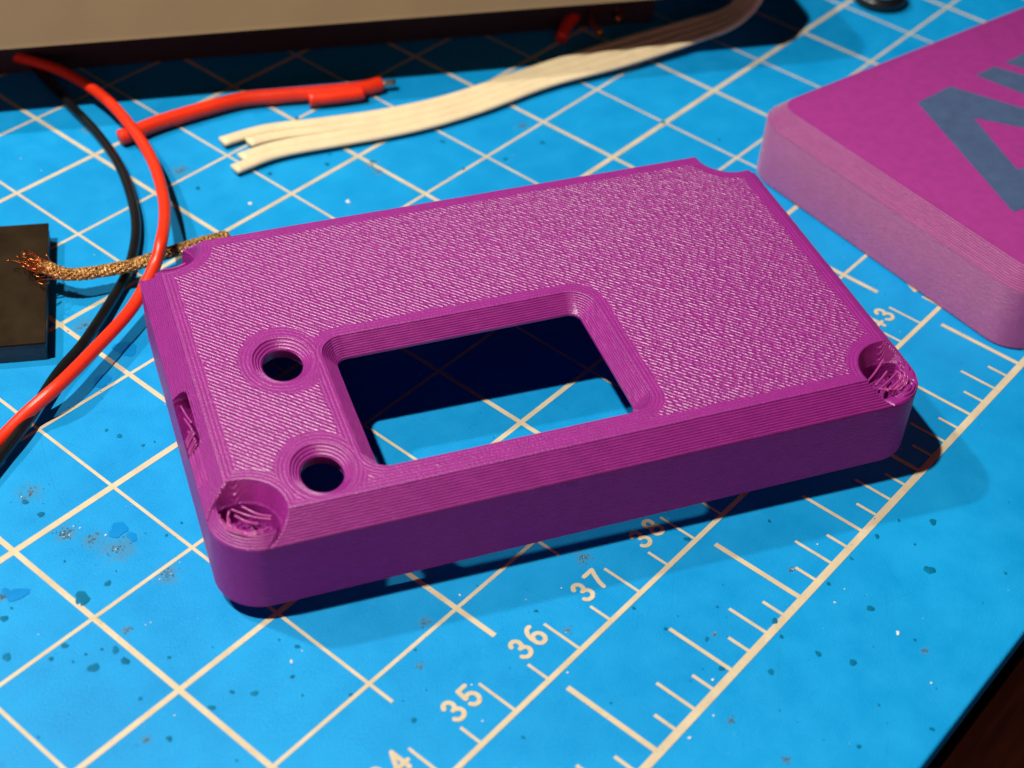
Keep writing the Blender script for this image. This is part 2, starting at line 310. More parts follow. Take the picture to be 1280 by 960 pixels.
for num in range(22, 62):
    tick = -0.55+(num-35); mb = MB()
    if num == 35+0: pass
    h = 0.262; wd = 0.205
    x1 = tick-0.065; 
    for k, ch in enumerate(str(num)):
        x0 = x1-wd*2-0.005+k*(wd+0.022)
        for si, st in enumerate(GLY[ch]):
            stroke(mb, [(x0+px*h*1.0, 1.605+py*h) for px, py in st], 0.0235, 0.0048+0.0006*si)
    if -14 < tick < 25: mat_child(mb.build('printed_number', m_print, None, False))

# worn and spattered spots on the mat, plus glints set as white flecks
rng = random.Random(5)
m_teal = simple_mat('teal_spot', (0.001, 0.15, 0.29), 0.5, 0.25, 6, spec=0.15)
m_deep = simple_mat('deep_blue_spot', (0.001, 0.225, 0.60), 0.4, 0.08, 6, spec=0.25)
m_dust = simple_mat('grey_brown_residue', (0.09, 0.15, 0.17), 0.85, 0.6, 20)
m_white = simple_mat('white_fleck', (0.75, 0.78, 0.8), 0.3, 0.1, 6)
spot = {k: MB() for k in ('teal', 'deep', 'dust', 'white')}
def blob(mb, cx, cy, r, z, h, ir=0.3, n=14):
    ph = [rng.uniform(0, 6.28) for _ in range(3)]; e = rng.uniform(0.7, 1.15); an = rng.uniform(0, 3.14)
    V = [(cx, cy, z+h)]
    for ring, f in ((1, 0.75), (2, 1.0)):
        for k in range(n):
            a = 2*math.pi*k/n; rr = r*f*(1+ir*(0.5*math.sin(2*a+ph[0])+0.35*math.sin(3*a+ph[1])+0.25*math.sin(5*a+ph[2])))
            px, py = rr*math.cos(a), rr*math.sin(a)*e
            V.append((cx+px*math.cos(an)-py*math.sin(an), cy+px*math.sin(an)+py*math.cos(an), z+h*(0.9 if ring == 1 else 0)))
    F = [(0, 1+k, 1+(k+1) % n) for k in range(n)]+[(1+k, 1+n+k, 1+n+(k+1) % n, 1+(k+1) % n) for k in range(n)]
    mb.add(V, F)
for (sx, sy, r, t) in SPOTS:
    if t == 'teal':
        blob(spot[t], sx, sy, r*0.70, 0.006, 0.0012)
    elif t == 'deep': blob(spot[t], sx, sy, r*0.8, 0.0058, 0.0006, 0.35)
    elif t == 'white': blob(spot[t], sx, sy, r*0.6, 0.006, r*0.3, 0.5, 7)  # listed white spots are glints, painted as pale flecks
    else:
        for _ in range(int(26*r/0.12)):
            a = rng.uniform(0, 6.28); d = r*abs(rng.gauss(0, 0.55)); q = rng.uniform(0.003, 0.011)
            blob(spot['dust' if rng.random() < 0.93 else 'white'], sx+d*math.cos(a)*1.25, sy+d*math.sin(a)*0.8, q, 0.006, q*0.5, 0.4, 6)
for _ in range(420):
    blob(spot['teal' if rng.random() < 0.6 else 'white'], rng.uniform(-6, 14), rng.uniform(-1.8, 13), rng.uniform(0.003, 0.010), 0.0062, 0.0015, 0.4, 6)
for k, mm in (('teal', m_teal), ('deep', m_deep), ('dust', m_dust), ('white', m_white)):
    tag(mat_child(spot[k].build({'teal': 'paint_spots', 'deep': 'glossy_spots', 'dust': 'residue', 'white': 'glint_dust_flecks'}[k], mm)), kind='stuff')

# ---------------------------------------------------------------- printed plastic material
HX, HY, HH, CH = 3.929, 2.452, 1.109, 0.246
LAY = 0.0205
WIN = (-2.15, 0.68, -1.79, -0.03); WF = 0.165; WD = 0.20
HOLES = [(-2.735, -0.09), (-2.735, -1.79)]; HR, HF, HD = 0.215, 0.115, 0.085; YS = 0.84
NOT = [(sx*3.61, sy*(2.13 if sy < 0 else 2.20)) for sx in (-1, 1) for sy in (-1, 1)]; NR = 0.36; NF = 0.085

def plastic(name, base, infill, lines_on_walls=1.0):
    m, nt, b = new_mat(name); x = NX(nt); co = x.coord(); p = x.xyz(co)
    nz = x.noise(co, 7, 3)
    col = x.ramp(nz, [(0.3, tuple(c*0.93 for c in base)), (0.7, tuple(min(1, c*1.06) for c in base))])
    nt.links.new(col, b.inputs['Base Color'])
    b.inputs['Specular IOR Level'].default_value = 0.6
    b.inputs['Roughness'].default_value = 0.40
    # layer lines on anything not level (period = layer height)
    wob = x.m('MULTIPLY', x.noise(x.comb(x.m('MULTIPLY', p[0], 1.0), x.m('MULTIPLY', p[1], 1.0), x.m('MULTIPLY', p[2], 30)), 1.5, 2), 0.006)
    lz = x.m('ABSOLUTE', x.m('SINE', x.m('MULTIPLY', x.m('ADD', p[2], wob), math.pi/LAY)))
    fuzz = x.noise(co, 38, 4, 0.65)
    streak = x.noise(x.comb(x.m('MULTIPLY', p[0], 9), x.m('MULTIPLY', p[1], 9), x.m('MULTIPLY', p[2], 30)), 1.0, 4, 0.65)
    if infill:
        top = x.smooth(p[2], HH-0.012, HH-0.004)
        def sdbox(cx, cy, hx, hy, r):
            qx = x.m('SUBTRACT', x.m('ABSOLUTE', x.m('SUBTRACT', p[0], cx)), hx-r); qy = x.m('SUBTRACT', x.m('ABSOLUTE', x.m('SUBTRACT', p[1], cy)), hy-r)
            mx = x.m('MAXIMUM', qx, 0.0); my = x.m('MAXIMUM', qy, 0.0)
            l = x.m('SQRT', x.m('ADD', x.m('MULTIPLY', mx, mx), x.m('MULTIPLY', my, my)))
            return x.m('SUBTRACT', x.m('ADD', l, x.m('MINIMUM', x.m('MAXIMUM', qx, qy), 0.0)), r)
        def sdc(cx, cy, r, ys=1.0):
            dx = x.m('SUBTRACT', p[0], cx); dy = x.m('MULTIPLY', x.m('SUBTRACT', p[1], cy), ys)
            return x.m('SUBTRACT', x.m('SQRT', x.m('ADD', x.m('MULTIPLY', dx, dx), x.m('MULTIPLY', dy, dy))), r)
        d = x.m('MULTIPLY', sdbox(0, 0, HX-CH, HY-CH, 0.26), -1.0)
        w = WIN; d = x.m('MINIMUM', d, sdbox((w[0]+w[1])/2, (w[2]+w[3])/2, (w[1]-w[0])/2+WF, (w[3]-w[2])/2+WF, 0.25))
        for hx, hy in HOLES: d = x.m('MINIMUM', d, sdc(hx, hy, HR+HF, YS))
        for nx_, ny_ in NOT: d = x.m('MINIMUM', d, sdc(nx_, ny_, NR+NF))
        s = x.m('MULTIPLY', x.m('ADD', p[0], p[1]), 0.70711); t = x.m('MULTIPLY', x.m('SUBTRACT', p[0], p[1]), 0.70711)
        cell = x.m('FLOOR', x.m('DIVIDE', s, 0.0445))
        ragged = x.m('MULTIPLY', x.noise(x.comb(x.m('MULTIPLY', cell, 3.7), x.m('MULTIPLY', t, 2.0), 0.0), 1.0, 1), 0.09)
        msk = x.m('MULTIPLY', x.smooth(x.m('SUBTRACT', d, ragged), 0.075, 0.10), top)
        ws = x.m('ADD', s, x.m('MULTIPLY', x.noise(x.comb(x.m('MULTIPLY', s, 3.0), x.m('MULTIPLY', t, 1.2), 0.0), 1.0, 2), 0.006))
        bead = x.m('ABSOLUTE', x.m('SINE', x.m('MULTIPLY', ws, math.pi/0.0445)))
        bead = x.m('POWER', bead, 0.7)
        dash = x.noise(x.comb(x.m('MULTIPLY', cell, 5.31), x.m('MULTIPLY', t, 17.0), 0.0), 1.0, 1, 0.5)
        lump = x.noise(co, 15, 4, 0.7)
        hinf = x.m('ADD', x.m('MULTIPLY', bead, x.lin(dash, 0.35, 0.65, 0.65, 1.62)), x.m('ADD', x.m('MULTIPLY', dash, 0.35), x.m('MULTIPLY', lump, 0.05)))
        ring = x.m('MULTIPLY', x.m('ABSOLUTE', x.m('SINE', x.m('MULTIPLY', d, math.pi/0.043))), 0.35)
        hper = x.m('ADD', ring, x.m('MULTIPLY', fuzz, 0.9))
        # seam between perimeter and infill sinks a little
        h = x.m('ADD', x.m('MULTIPLY', hinf, msk), x.m('MULTIPLY', hper, x.m('SUBTRACT', top, msk)))
        side = x.m('SUBTRACT', 1.0, top)
        wallz = x.m('SUBTRACT', 1.0, x.smooth(p[2], HH-CH-0.03, HH-CH+0.01))
        hs = x.m('ADD', x.m('MULTIPLY', x.m('MULTIPLY', lz, wallz), 0.30), x.m('ADD', x.m('MULTIPLY', fuzz, x.lin(wallz, 0, 1, 0.4, 2.0)), x.m('MULTIPLY', x.m('MULTIPLY', streak, wallz), 1.6)))
        h = x.m('ADD', h, x.m('MULTIPLY', hs, side))
        nt.links.new(x.lin(wallz, 0, 1, 1.0, 0.18), b.inputs['Specular IOR Level'])
        nt.links.new(x.lin(msk, 0, 1, 0.37, 0.36), b.inputs['Roughness'])
        nt.links.new(x.bump(h, 0.0078, 1.0), b.inputs['Normal'])
    else:
        wallz = x.m('SUBTRACT', 1.0, x.smooth(p[2], HH-CH-0.03, HH-CH+0.01)); top = x.smooth(p[2], HH-0.006, HH-0.001)
        hs = x.m('ADD', x.m('MULTIPLY', lz, x.lin(wallz, 0, 1, 1.6, 1.0)), x.m('ADD', x.m('MULTIPLY', fuzz, 1.6), x.m('MULTIPLY', streak, 2.2)))
        h = x.m('ADD', x.m('MULTIPLY', hs, x.m('SUBTRACT', 1.0, top)), x.m('MULTIPLY', x.m('MULTIPLY', fuzz, top), 0.35))
        nt.links.new(x.bump(h, 0.0055, 1.0), b.inputs['Normal'])
        b.inputs['Roughness'].default_value = 0.52
        nt.links.new(x.lin(top, 0, 1, 1.0, 0.35), b.inputs['Specular IOR Level'])
        nt.links.new(x.lin(top, 0, 1, 0.55, 0.0), b.inputs['Sheen Weight']); b.inputs['Sheen Roughness'].default_value = 0.5; b.inputs['Sheen Tint'].default_value = (1, 0.75, 0.85, 1)
    return m
PURPLE = (0.292, 0.018, 0.238)
m_purple = plastic('purple_printed_plastic', PURPLE, True)
m_purple2 = plastic('purple_printed_plastic_smooth', (0.31, 0.030, 0.230), False)
m_strand = simple_mat('purple_filament', (0.38, 0.05, 0.26), 0.26, 0.08, 6)
m_purple_in = simple_mat('purple_plastic_inside', (0.34, 0.028, 0.23), 0.45, 0.08, 6, bump=0.003)

# ---------------------------------------------------------------- first case: the open lid with window
def sd_rbox(X, Y, cx, cy, hx, hy, r):
    qx = np.abs(X-cx)-(hx-r); qy = np.abs(Y-cy)-(hy-r)
    return np.hypot(np.maximum(qx, 0), np.maximum(qy, 0))+np.minimum(np.maximum(qx, qy), 0)-r
def smax(a, b, k):
    h = np.clip(0.5+0.5*(a-b)/k, 0, 1); return b*(1-h)+a*h+k*h*(1-h)
CR = 0.50
SLOT = (-1.02, -0.12, 0.80, 1.01)          # usb slot in the left wall: y range, z range

def axis_lines(lo, hi, bands, coarse):
    """non-uniform grid lines; bands = (a, b, step)"""
    pts = [lo, hi]
    for a, b_, st in bands: pts += [a, b_]
    pts = sorted(set(np.clip(pts, lo, hi).round(5)))
    out = []
    for a, b_ in zip(pts[:-1], pts[1:]):
        c = (a+b_)/2; st = min([s for (p0, p1, s) in bands if p0 <= c <= p1]+[coarse])
        n = max(1, int(math.ceil((b_-a)/st-1e-6))); out += [a+(b_-a)*k/n for k in range(n)]
    return np.array(out+[hi])

F1, F2 = 0.0027, 0.0085
def case_shell(parent):
    xs = axis_lines(-HX, HX, [(-HX, -HX+CH+0.01, F1), (HX-CH-0.01, HX, F1), (-HX, -3.12, F2), (3.12, HX, F2),
        (WIN[0]-WF-.01, WIN[0]+0.005, F1), (WIN[1]-.005, WIN[1]+WF+.01, F1), (-3.09, -2.38, 0.005), (WIN[0], WIN[0]+.13, .01), (WIN[1]-.13, WIN[1], .01)], 0.05)
    ys = axis_lines(-HY, HY, [(-HY, -HY+CH+0.01, F1), (HY-CH-0.01, HY, F1), (-HY, -1.64, F2), (1.64, HY, F2),
        (WIN[2]-WF-.01, WIN[2]+0.005, F1), (WIN[3]-.005, WIN[3]+WF+.01, F1), (-0.49, 0.31, 0.005), (-2.2, -1.39, 0.005), (SLOT[0]-.02, SLOT[1]+.02, .012)], 0.05)
    X, Y = np.meshgrid(xs, ys, indexing='ij')
    wobble = 0.0016*np.sin(X*2.3+Y*1.1)+0.0012*np.sin(X*7.1-Y*5.3)+0.0008*np.sin(X*19+Y*23)
    do = sd_rbox(X, Y, 0, 0, HX, HY, CR)                      # <0 inside
    g1 = CH+do                                                # outer chamfer depth
    dw = sd_rbox(X, Y, (WIN[0]+WIN[1])/2, (WIN[2]+WIN[3])/2, (WIN[1]-WIN[0])/2+WF, (WIN[3]-WIN[2])/2+WF, 0.29)
    g2 = -dw*WD/WF
    dh = np.full_like(X, 9.0)
    for hx, hy in HOLES: dh = np.minimum(dh, np.hypot(X-hx, (Y-hy)*YS)-(HR+HF))
    g3 = -dh*HD/HF
    dn = np.full_like(X, 9.0)
    for nx_, ny_ in NOT: dn = np.minimum(dn, np.hypot(X-nx_, Y-ny_)-NR)
    # notch: small flare then a steep wall to the pocket floor
    d0 = dn+NR
    g4 = np.where(d0 > NR, 0.27-(d0-NR)*0.27/NF, 0.27+(NR-d0)*14)
    g4 = np.minimum(g4, 0.50)
    rg = np.zeros_like(X)
    for i, (nx_, ny_) in enumerate(NOT):                      # lumps of broken support on the pocket floor
        sx, sy = -np.sign(nx_), -np.sign(ny_)
        u = (X-nx_)*sx; v = (Y-ny_)*sy; d = np.hypot(u, v)
        lump = 0.24*np.exp(-(((u-0.10)/0.13)**2+((v-0.02)/0.10)**2))+0.15*np.exp(-(((u+0.12)/0.08)**2+((v-0.10)/0.12)**2))
        lump += 0.16*np.exp(-(((u-0.04*math.sin(i*2))/0.10)**2+((v+0.16)/0.07)**2))+0.02*np.sin(X*55+i)*np.sin(Y*47)
        rg += np.where(d < NR, lump*(1.0, 0.35, 0.8, 0.15)[i], 0)
    lipd = -do
    cap = np.where(Y > 0, 9.0, np.where(X > 0, 0.215, 0.135))+0.02*np.sin(np.arctan2(Y, X)*60)+np.clip((lipd-0.115)*12, 0, 0.5)
    g4 = np.where(d0 < NR, np.minimum(g4-np.where(g4 > 0.3, rg, 0), np.where(d0 < NR, cap, 9)), g4)
    g123 = np.maximum(np.maximum(g1, g2), g3)
    g = np.where(dn < 0.4, smax(g123, g4, 0.045), g123)
    g = np.maximum(g, 0)+np.where(g > 0.001, wobble, 0)
    t = g/LAY; fl = np.floor(t); fr = t-fl
    S_ = 1-np.sqrt(np.clip(1-fr**2.2, 0, 1))
    # grooves where one bead meets the next
    dip = 0.85*np.exp(-((1-fr)/0.15)**2)+0.85*np.exp(-(fr/0.13)**2)*(fl > 0)
    stair = LAY*(fl+S_+dip)
    Z = HH-np.where(g > 0.0, stair, 0)
    inwin = sd_rbox(X, Y, (WIN[0]+WIN[1])/2, (WIN[2]+WIN[3])/2, (WIN[1]-WIN[0])/2, (WIN[3]-WIN[2])/2, 0.125)
    inh = dh+HF
    # clip against the outer outline
    nx_, ny_ = X.shape
    XX, YY = X.copy(), Y.copy()
    out = do > 0
    # project just-outside vertices back to the corner arc
    cxs = np.sign(X)*(HX-CR); cys = np.sign(Y)*(HY-CR); vx = X-cxs; vy = Y-cys; L = np.hypot(vx, vy)+1e-9
    XX = np.where(out, cxs+vx/L*CR, XX); YY = np.where(out, cys+vy/L*CR, YY)
    Z = np.maximum(Z, HH-0.60)
    Z = np.where(do > -1e-6, np.minimum(HH-CH, Z), Z)
    # window and hole rims snapped too
    def snap(inside, cx, cy, hx, hy, r):
        nonlocal XX, YY
        ccx = cx+np.sign(X-cx)*(hx-r); ccy = cy+np.sign(Y-cy)*(hy-r)
        corner = (np.abs(X-cx) > hx-r) & (np.abs(Y-cy) > hy-r) & inside
        vx = X-ccx; vy = Y-ccy; L = np.hypot(vx, vy)+1e-9
        XX = np.where(corner, ccx+vx/L*r, XX); YY = np.where(corner, ccy+vy/L*r, YY)
    iw = inwin < -1e-6
    # only cells with all four corners inside are dropped
    ih = np.zeros_like(iw)
    for hx, hy in HOLES:
        d = np.hypot(X-hx, (Y-hy)*YS); i_ = d < HR; ih |= i_; near = i_ & (d > HR-0.03)
        XX = np.where(near, hx+(X-hx)/(d+1e-9)*HR, XX); YY = np.where(near, hy+(Y-hy)/(d+1e-9)*HR, YY)
    W_ = WIN; wcx, wcy, whx, why = (W_[0]+W_[1])/2, (W_[2]+W_[3])/2, (W_[1]-W_[0])/2, (W_[3]-W_[2])/2
    # pure-corner snapping of vertices that are outside the window arc but adjacent
    sy0, sy1, sz0, sz1 = SLOT; sr = 0.10; szh = (sz1-sz0)/2-sr
    dsl = np.hypot(np.maximum(np.abs(Y-(sy0+sy1)/2)-((sy1-sy0)/2-sr), 0), np.maximum(np.abs(Z-(sz0+sz1)/2)-szh, 0))-sr
    isl = (dsl < 0) & (X < -3.70)
    def alln(a): return a[:-1, :-1] & a[1:, :-1] & a[1:, 1:] & a[:-1, 1:]
    def anyn(a): return a[:-1, :-1] | a[1:, :-1] | a[1:, 1:] | a[:-1, 1:]
    drop = alln(out) | alln(inwin < 1e-6) | alln(ih) | anyn(isl)
    idx = np.arange(nx_*ny_).reshape(nx_, ny_)
    q = np.stack([idx[:-1, :-1], idx[1:, :-1], idx[1:, 1:], idx[:-1, 1:]], -1)[~drop]
    V = np.stack([XX, YY, Z], -1).reshape(-1, 3)
    used = np.zeros(len(V), bool); used[q.ravel()] = True; remap = np.cumsum(used)-1
    V = V[used]; q = remap[q]
    me = bpy.data.meshes.new('shell'); me.vertices.add(len(V)); me.vertices.foreach_set('co', V.astype(np.float32).ravel())
    me.loops.add(q.size); me.loops.foreach_set('vertex_index', q.astype(np.int32).ravel())
    me.polygons.add(len(q)); me.polygons.foreach_set('loop_start', np.arange(0, q.size, 4, dtype=np.int32))
    me.polygons.foreach_set('loop_total', np.full(len(q), 4, dtype=np.int32)); me.update(calc_edges=True); me.validate()
    me.polygons.foreach_set('use_smooth', [True]*len(me.polygons)); me.materials.append(m_purple)
    o = bpy.data.objects.new('top_shell', me); COL.objects.link(o); o.parent = parent
    # ---- walls, ceiling, linings
    mb = MB()
    def outline(hx, hy, r, n=16, cx=0, cy=0, dense=0.5):
        P = []
        for (sx, sy, a0) in ((1, 1, 0), (-1, 1, 90), (-1, -1, 180), (1, -1, 270)):
            P += [(cx+sx*(hx-r)+r*math.cos(math.radians(a0+90*k/n)), cy+sy*(hy-r)+r*math.sin(math.radians(a0+90*k/n))) for k in range(n+1)]
        return P
    def strip(P, z0, z1, flip=False, skip=None, nz=1):
        n = len(P); V = []; F = []
        for j in range(nz+1): V += [(p[0], p[1], z0+(z1-z0)*j/nz) for p in P]
        for j in range(nz):
            for k in range(n):
                if skip and skip(P[k], P[(k+1) % n]): continue
                f = (j*n+k, j*n+(k+1) % n, (j+1)*n+(k+1) % n, (j+1)*n+k); F.append(f[::-1] if flip else f)
        mb.add(V, F)
    Po = outline(HX, HY, CR, 24)
    isleft = lambda a, b_: abs(a[0]+HX) < 1e-4 and abs(b_[0]+HX) < 1e-4
    strip(Po, 0.03, HH-0.50, skip=isleft)
    def refine(P, st):
        out = []
        for a_, b_2 in zip(P, P[1:]+P[:1]):
            n_ = max(1, int(math.hypot(b_2[0]-a_[0], b_2[1]-a_[1])/st)); out += [(a_[0]+(b_2[0]-a_[0])*k/n_, a_[1]+(b_2[1]-a_[1])*k/n_) for k in range(n_)]
        return out
    inback = lambda a: a[1] > 0 and any(math.hypot(a[0]-hx, a[1]-hy) < NR+0.055 for hx, hy in NOT)
    strip(refine(Po, 0.012), HH-0.50, HH-CH+0.001, skip=lambda a, b_: isleft(a, b_) or inback(a) or inback(b_))
    # tiny bottom chamfer
    Pb = outline(HX-0.025, HY-0.025, CR-0.025, 24); n = len(Po)
    mb.add([(p[0], p[1], 0.03) for p in Po]+[(p[0], p[1], 0.0) for p in Pb], [(k, n+k, n+(k+1) % n, (k+1) % n) for k in range(n)])
    T = 0.19; Pi = outline(HX-T, HY-T, CR-T, 24)
    mb.add([(p[0], p[1], 0.0) for p in Pb]+[(p[0], p[1], 0.0) for p in Pi], [(k, n+k, n+(k+1) % n, (k+1) % n) for k in range(n)])
    ZC = HH-0.225
    slotskip = lambda a, b_: abs(a[0]+HX-T) < 1e-4 and abs(b_[0]+HX-T) < 1e-4
    strip(Pi, 0.0, HH-0.56, flip=True, skip=slotskip)
    mb2 = mb; Pi2 = []
    for a_, b_2 in zip(Pi, Pi[1:]+Pi[:1]):      # finer run of the inner skin, left open round the screw pockets
        n_ = max(1, int(math.hypot(b_2[0]-a_[0], b_2[1]-a_[1])/0.05)); Pi2 += [(a_[0]+(b_2[0]-a_[0])*k/n_, a_[1]+(b_2[1]-a_[1])*k/n_) for k in range(n_)]
    strip(Pi2, HH-0.56, ZC, flip=True, skip=lambda a, b_: (abs(a[0]+HX-T) < 1e-4 and abs(b_[0]+HX-T) < 1e-4) or any(math.hypot(a[0]-hx, a[1]-hy) < NR+0.03 for hx, hy in NOT))
    # left wall as a fine grid with the slot left open (outer and inner skins)
    yl = axis_lines(-(HY-CR), HY-CR, [(sy0-.02, sy1+.02, .01)], 0.2); zl = axis_lines(0.03, HH-CH+0.001, [(sz0-.02, HH-CH, .01)], 0.2)
    def slotd(y, z): return math.hypot(max(abs(y-(sy0+sy1)/2)-((sy1-sy0)/2-sr), 0), max(abs(z-(sz0+sz1)/2)-szh, 0))-sr
    for xx, flip in ((-HX, True), (-HX+T, False)):
        if not flip: yl = yl[(yl > -(2.13-NR-.04)) & (yl < 2.13-NR-.04)]
        zz_ = zl if flip else axis_lines(0.0, ZC, [(sz0-.02, ZC, .01)], .2)
        V = [(xx, y, z) for y in yl for z in zz_]; nz_ = len(zz_); F = []
        for i in range(len(yl)-1):
            for j in range(nz_-1):
                if slotd((yl[i]+yl[i+1])/2, (zz_[j]+zz_[j+1])/2) < 0: continue
                f = (i*nz_+j, (i+1)*nz_+j, (i+1)*nz_+j+1, i*nz_+j+1); F.append(f[::-1] if flip else f)
        mb.add(V, F)
    # slot lining
    ns = 48; P = []
    for k in range(ns):
        a = 2*math.pi*k/ns; c_ = ((sy1-sy0)/2-sr)*(1 if math.cos(a) > 0 else -1)
        P.append(((sy0+sy1)/2+c_+sr*math.cos(a), (sz0+sz1)/2+math.copysign(szh, math.sin(a+1e-6))+sr*math.sin(a)))
    V = []
    for xs_ in range(5):
        for (y, z) in P:
            xo = -HX+max(0, z-(HH-CH)); xi = -HX+0.34
            V.append((xo+(xi-xo)*xs_/4, y+0.0*xs_, z-(0.09*xs_ if z < (sz0+sz1)/2 else 0)))
    mb.add(V, [(r_*ns+k, r_*ns+(k+1) % ns, (r_+1)*ns+(k+1) % ns, (r_+1)*ns+k) for r_ in range(4) for k in range(ns)])
    # ceiling with openings: fan of quads between outlines kept simple with a grid
    gx = axis_lines(-HX+T, HX-T, [(WIN[0]-.02, WIN[0]+.14, .02), (WIN[1]-.14, WIN[1]+.02, .02), (-3.06, -2.40, .02), (-HX, -3.2, .04), (3.2, HX, .04)], .4)
    gy = axis_lines(-HY+T, HY-T, [(WIN[2]-.02, WIN[2]+.14, .02), (WIN[3]-.14, WIN[3]+.02, .02), (-.42, .24, .02), (-2.12, -1.46, .02), (-HY, -1.7, .04), (1.7, HY, .04)], .4)
    def openat(a, b_):
        qx = abs(a-wcx)-(whx-.125); qy = abs(b_-wcy)-(why-.125)
        if math.hypot(max(qx, 0), max(qy, 0))+min(max(qx, qy), 0)-.125 < 0: return True
        return any(math.hypot(a-hx, (b_-hy)*YS) < HR+0.035 for hx, hy in HOLES) or any(math.hypot(a-hx, b_-hy) < NR+0.03 for hx, hy in NOT)
    V = [(a, b_, ZC) for a in gx for b_ in gy]; ny2 = len(gy)
    mb.add(V, [(i*ny2+j, i*ny2+j+1, (i+1)*ny2+j+1, (i+1)*ny2+j) for i in range(len(gx)-1) for j in range(ny2-1) if not openat((gx[i]+gx[i+1])/2, (gy[j]+gy[j+1])/2)])
    strip(outline(whx, why, .125, 12, wcx, wcy), ZC-0.001, HH-WD+0.004, flip=True)
    for hx, hy in HOLES:
        prof = [(HR+0.035, ZC-.001), (HR+0.035, HH-HD-0.05), (HR-0.002, HH-HD-0.012), (HR-0.002, HH-HD+0.006)]
        mb.add([(hx+r*math.cos(2*math.pi*k/40), hy+r/YS*math.sin(2*math.pi*k/40), z) for r, z in prof for k in range(40)],
               [(j*40+k, (j+1)*40+k, (j+1)*40+(k+1) % 40, j*40+(k+1) % 40) for j in range(3) for k in range(40)])
    w = mb.build('walls', m_purple, parent)
    me = w.data; 
    for poly in me.polygons: poly.use_smooth = len(poly.vertices) == 4
    md = w.modifiers.new('edges', 'EDGE_SPLIT'); md.split_angle = math.radians(35)
    return o

TX, TY = 0.019, -0.01
case = empty('case_lid', (2.848, 4.154, 0.22), (0, 0, 0)); CSC = 0.9945
up = Vector((-(TX*math.cos(-.53)-TY*math.sin(-.53)), -(TX*math.sin(-.53)+TY*math.cos(-.53)), 1)).normalized()
ex = Vector((math.cos(-.53), math.sin(-.53), TX)).normalized(); ey = up.cross(ex).normalized(); ex = ey.cross(up)
case.matrix_world = Matrix(((ex.x, ey.x, up.x, 2.848), (ex.y, ey.y, up.y, 4.154), (ex.z, ey.z, up.z, 0.22), (0, 0, 0, 1))) @ Matrix.Scale(CSC, 4)
tag(case, 'purple 3D printed lid with a rectangular window and two round button holes', 'case lid')
case_shell(case)
# screw pillars under the four corner pockets, standing on the mat
for (nx_, ny_) in NOT:
    qx, qy = nx_*0.94, ny_*0.80
    z0 = -(0.22+TX*qx+TY*qy)/CSC+0.004
    mb = MB(); N = 28
    ring = lambda r, z: [(qx+r*math.cos(2*math.pi*k/N), qy+r*math.sin(2*math.pi*k/N), z) for k in range(N)]
    V = ring(0.05, z0)+ring(0.13, z0)+ring(0.145, z0+.02)+ring(0.145, HH-0.54)+ring(0.02, HH-0.54)
    mb.add(V, [(r_*N+k, r_*N+(k+1) % N, (r_+1)*N+(k+1) % N, (r_+1)*N+k) for r_ in range(4) for k in range(N)])
    mb.build('screw_pillar', m_purple_in, case)
# torn support strands inside the pockets
rs = random.Random(11)
for qi, (nx_, ny_) in enumerate(NOT):
    mb = MB(); sx, sy = math.copysign(1, nx_), math.copysign(1, ny_); out_a = math.atan2(sy, sx)
    # loops hugging the outer lip
    if qi == 3: continue
    for k in range((7, 0, 5, 0)[qi]):
        rr = 0.19+0.017*k+rs.uniform(-.006, .006); z = HH-0.13-0.014*(7-k)+rs.uniform(-.008, .008); off_ = rs.uniform(-.35, .35); span = rs.uniform(0.5, 1.25)
        pts = []
        for i in range(9):
            aa = out_a+off_+span*(i/4-1)
            px, py = nx_-sx*0.10+rr*1.02*math.cos(aa), ny_-sy*0.10+rr*1.02*math.sin(aa)
            pts.append((px, py, z+0.012*math.sin(i*1.9+k)))
        mb.add(*tube(catmull(pts, 5), rs.uniform(0.010, 0.014), 8))
    # straight bridges across the pocket
    base_a = rs.uniform(-.3, .3)+(-0.6 if qi in (0, 3) else 0.5)
    for k in range((4, 3, 4, 0)[qi]):
        a = base_a+0.1*rs.uniform(-1, 1); o_ = -0.16+0.085*k; z = HH-rs.uniform(0.16, 0.24)
        dx, dy = math.cos(a), math.sin(a); L_ = rs.uniform(0.13, 0.22)
        c_ = (nx_-sx*0.10-dy*o_, ny_-sy*0.10+dx*o_)
        P = [(c_[0]-dx*L_, c_[1]-dy*L_, z), (c_[0], c_[1], z-.02), (c_[0]+dx*L_, c_[1]+dy*L_, z+rs.uniform(-.03, .03))]
        mb.add(*tube(catmull(P, 8), rs.uniform(0.011, 0.016), 8))
    tag(mb.build('filament_strand', m_strand, case), kind='stuff')

mb = MB()
for k in range(9):       # stringy bridging inside the slot and a torn layer line below it
    y0 = -1.02+0.035*k+rs.uniform(-.01, .01); z0 = 0.80+rs.uniform(0, .05)
    P = [(-3.93+0.02, y0, z0), (-3.88, y0+0.03, z0+0.05), (-3.82, y0+0.05, z0+0.13)]
    mb.add(*tube(catmull(P, 6), rs.uniform(0.008, 0.012), 7))
for k in range(4):
    zz = 0.872+0.03*k; P = [(-3.925+(zz-HH+CH)+0.004, -1.0-0.12*i, zz+0.006*math.sin(i*2+k)) for i in range(5)]
    mb.add(*tube(catmull(P, 5), 0.0095, 7))
for k in range(3):
    P = [(-3.86, -0.2-0.2*k, 0.84), (-3.83, -0.35-0.2*k, 0.83+0.03*k), (-3.80, -0.5-0.2*k, 0.85)]
    mb.add(*tube(catmull(P, 6), 0.011, 7))
tag(mb.build('filament_strand', m_strand, case), kind='stuff')

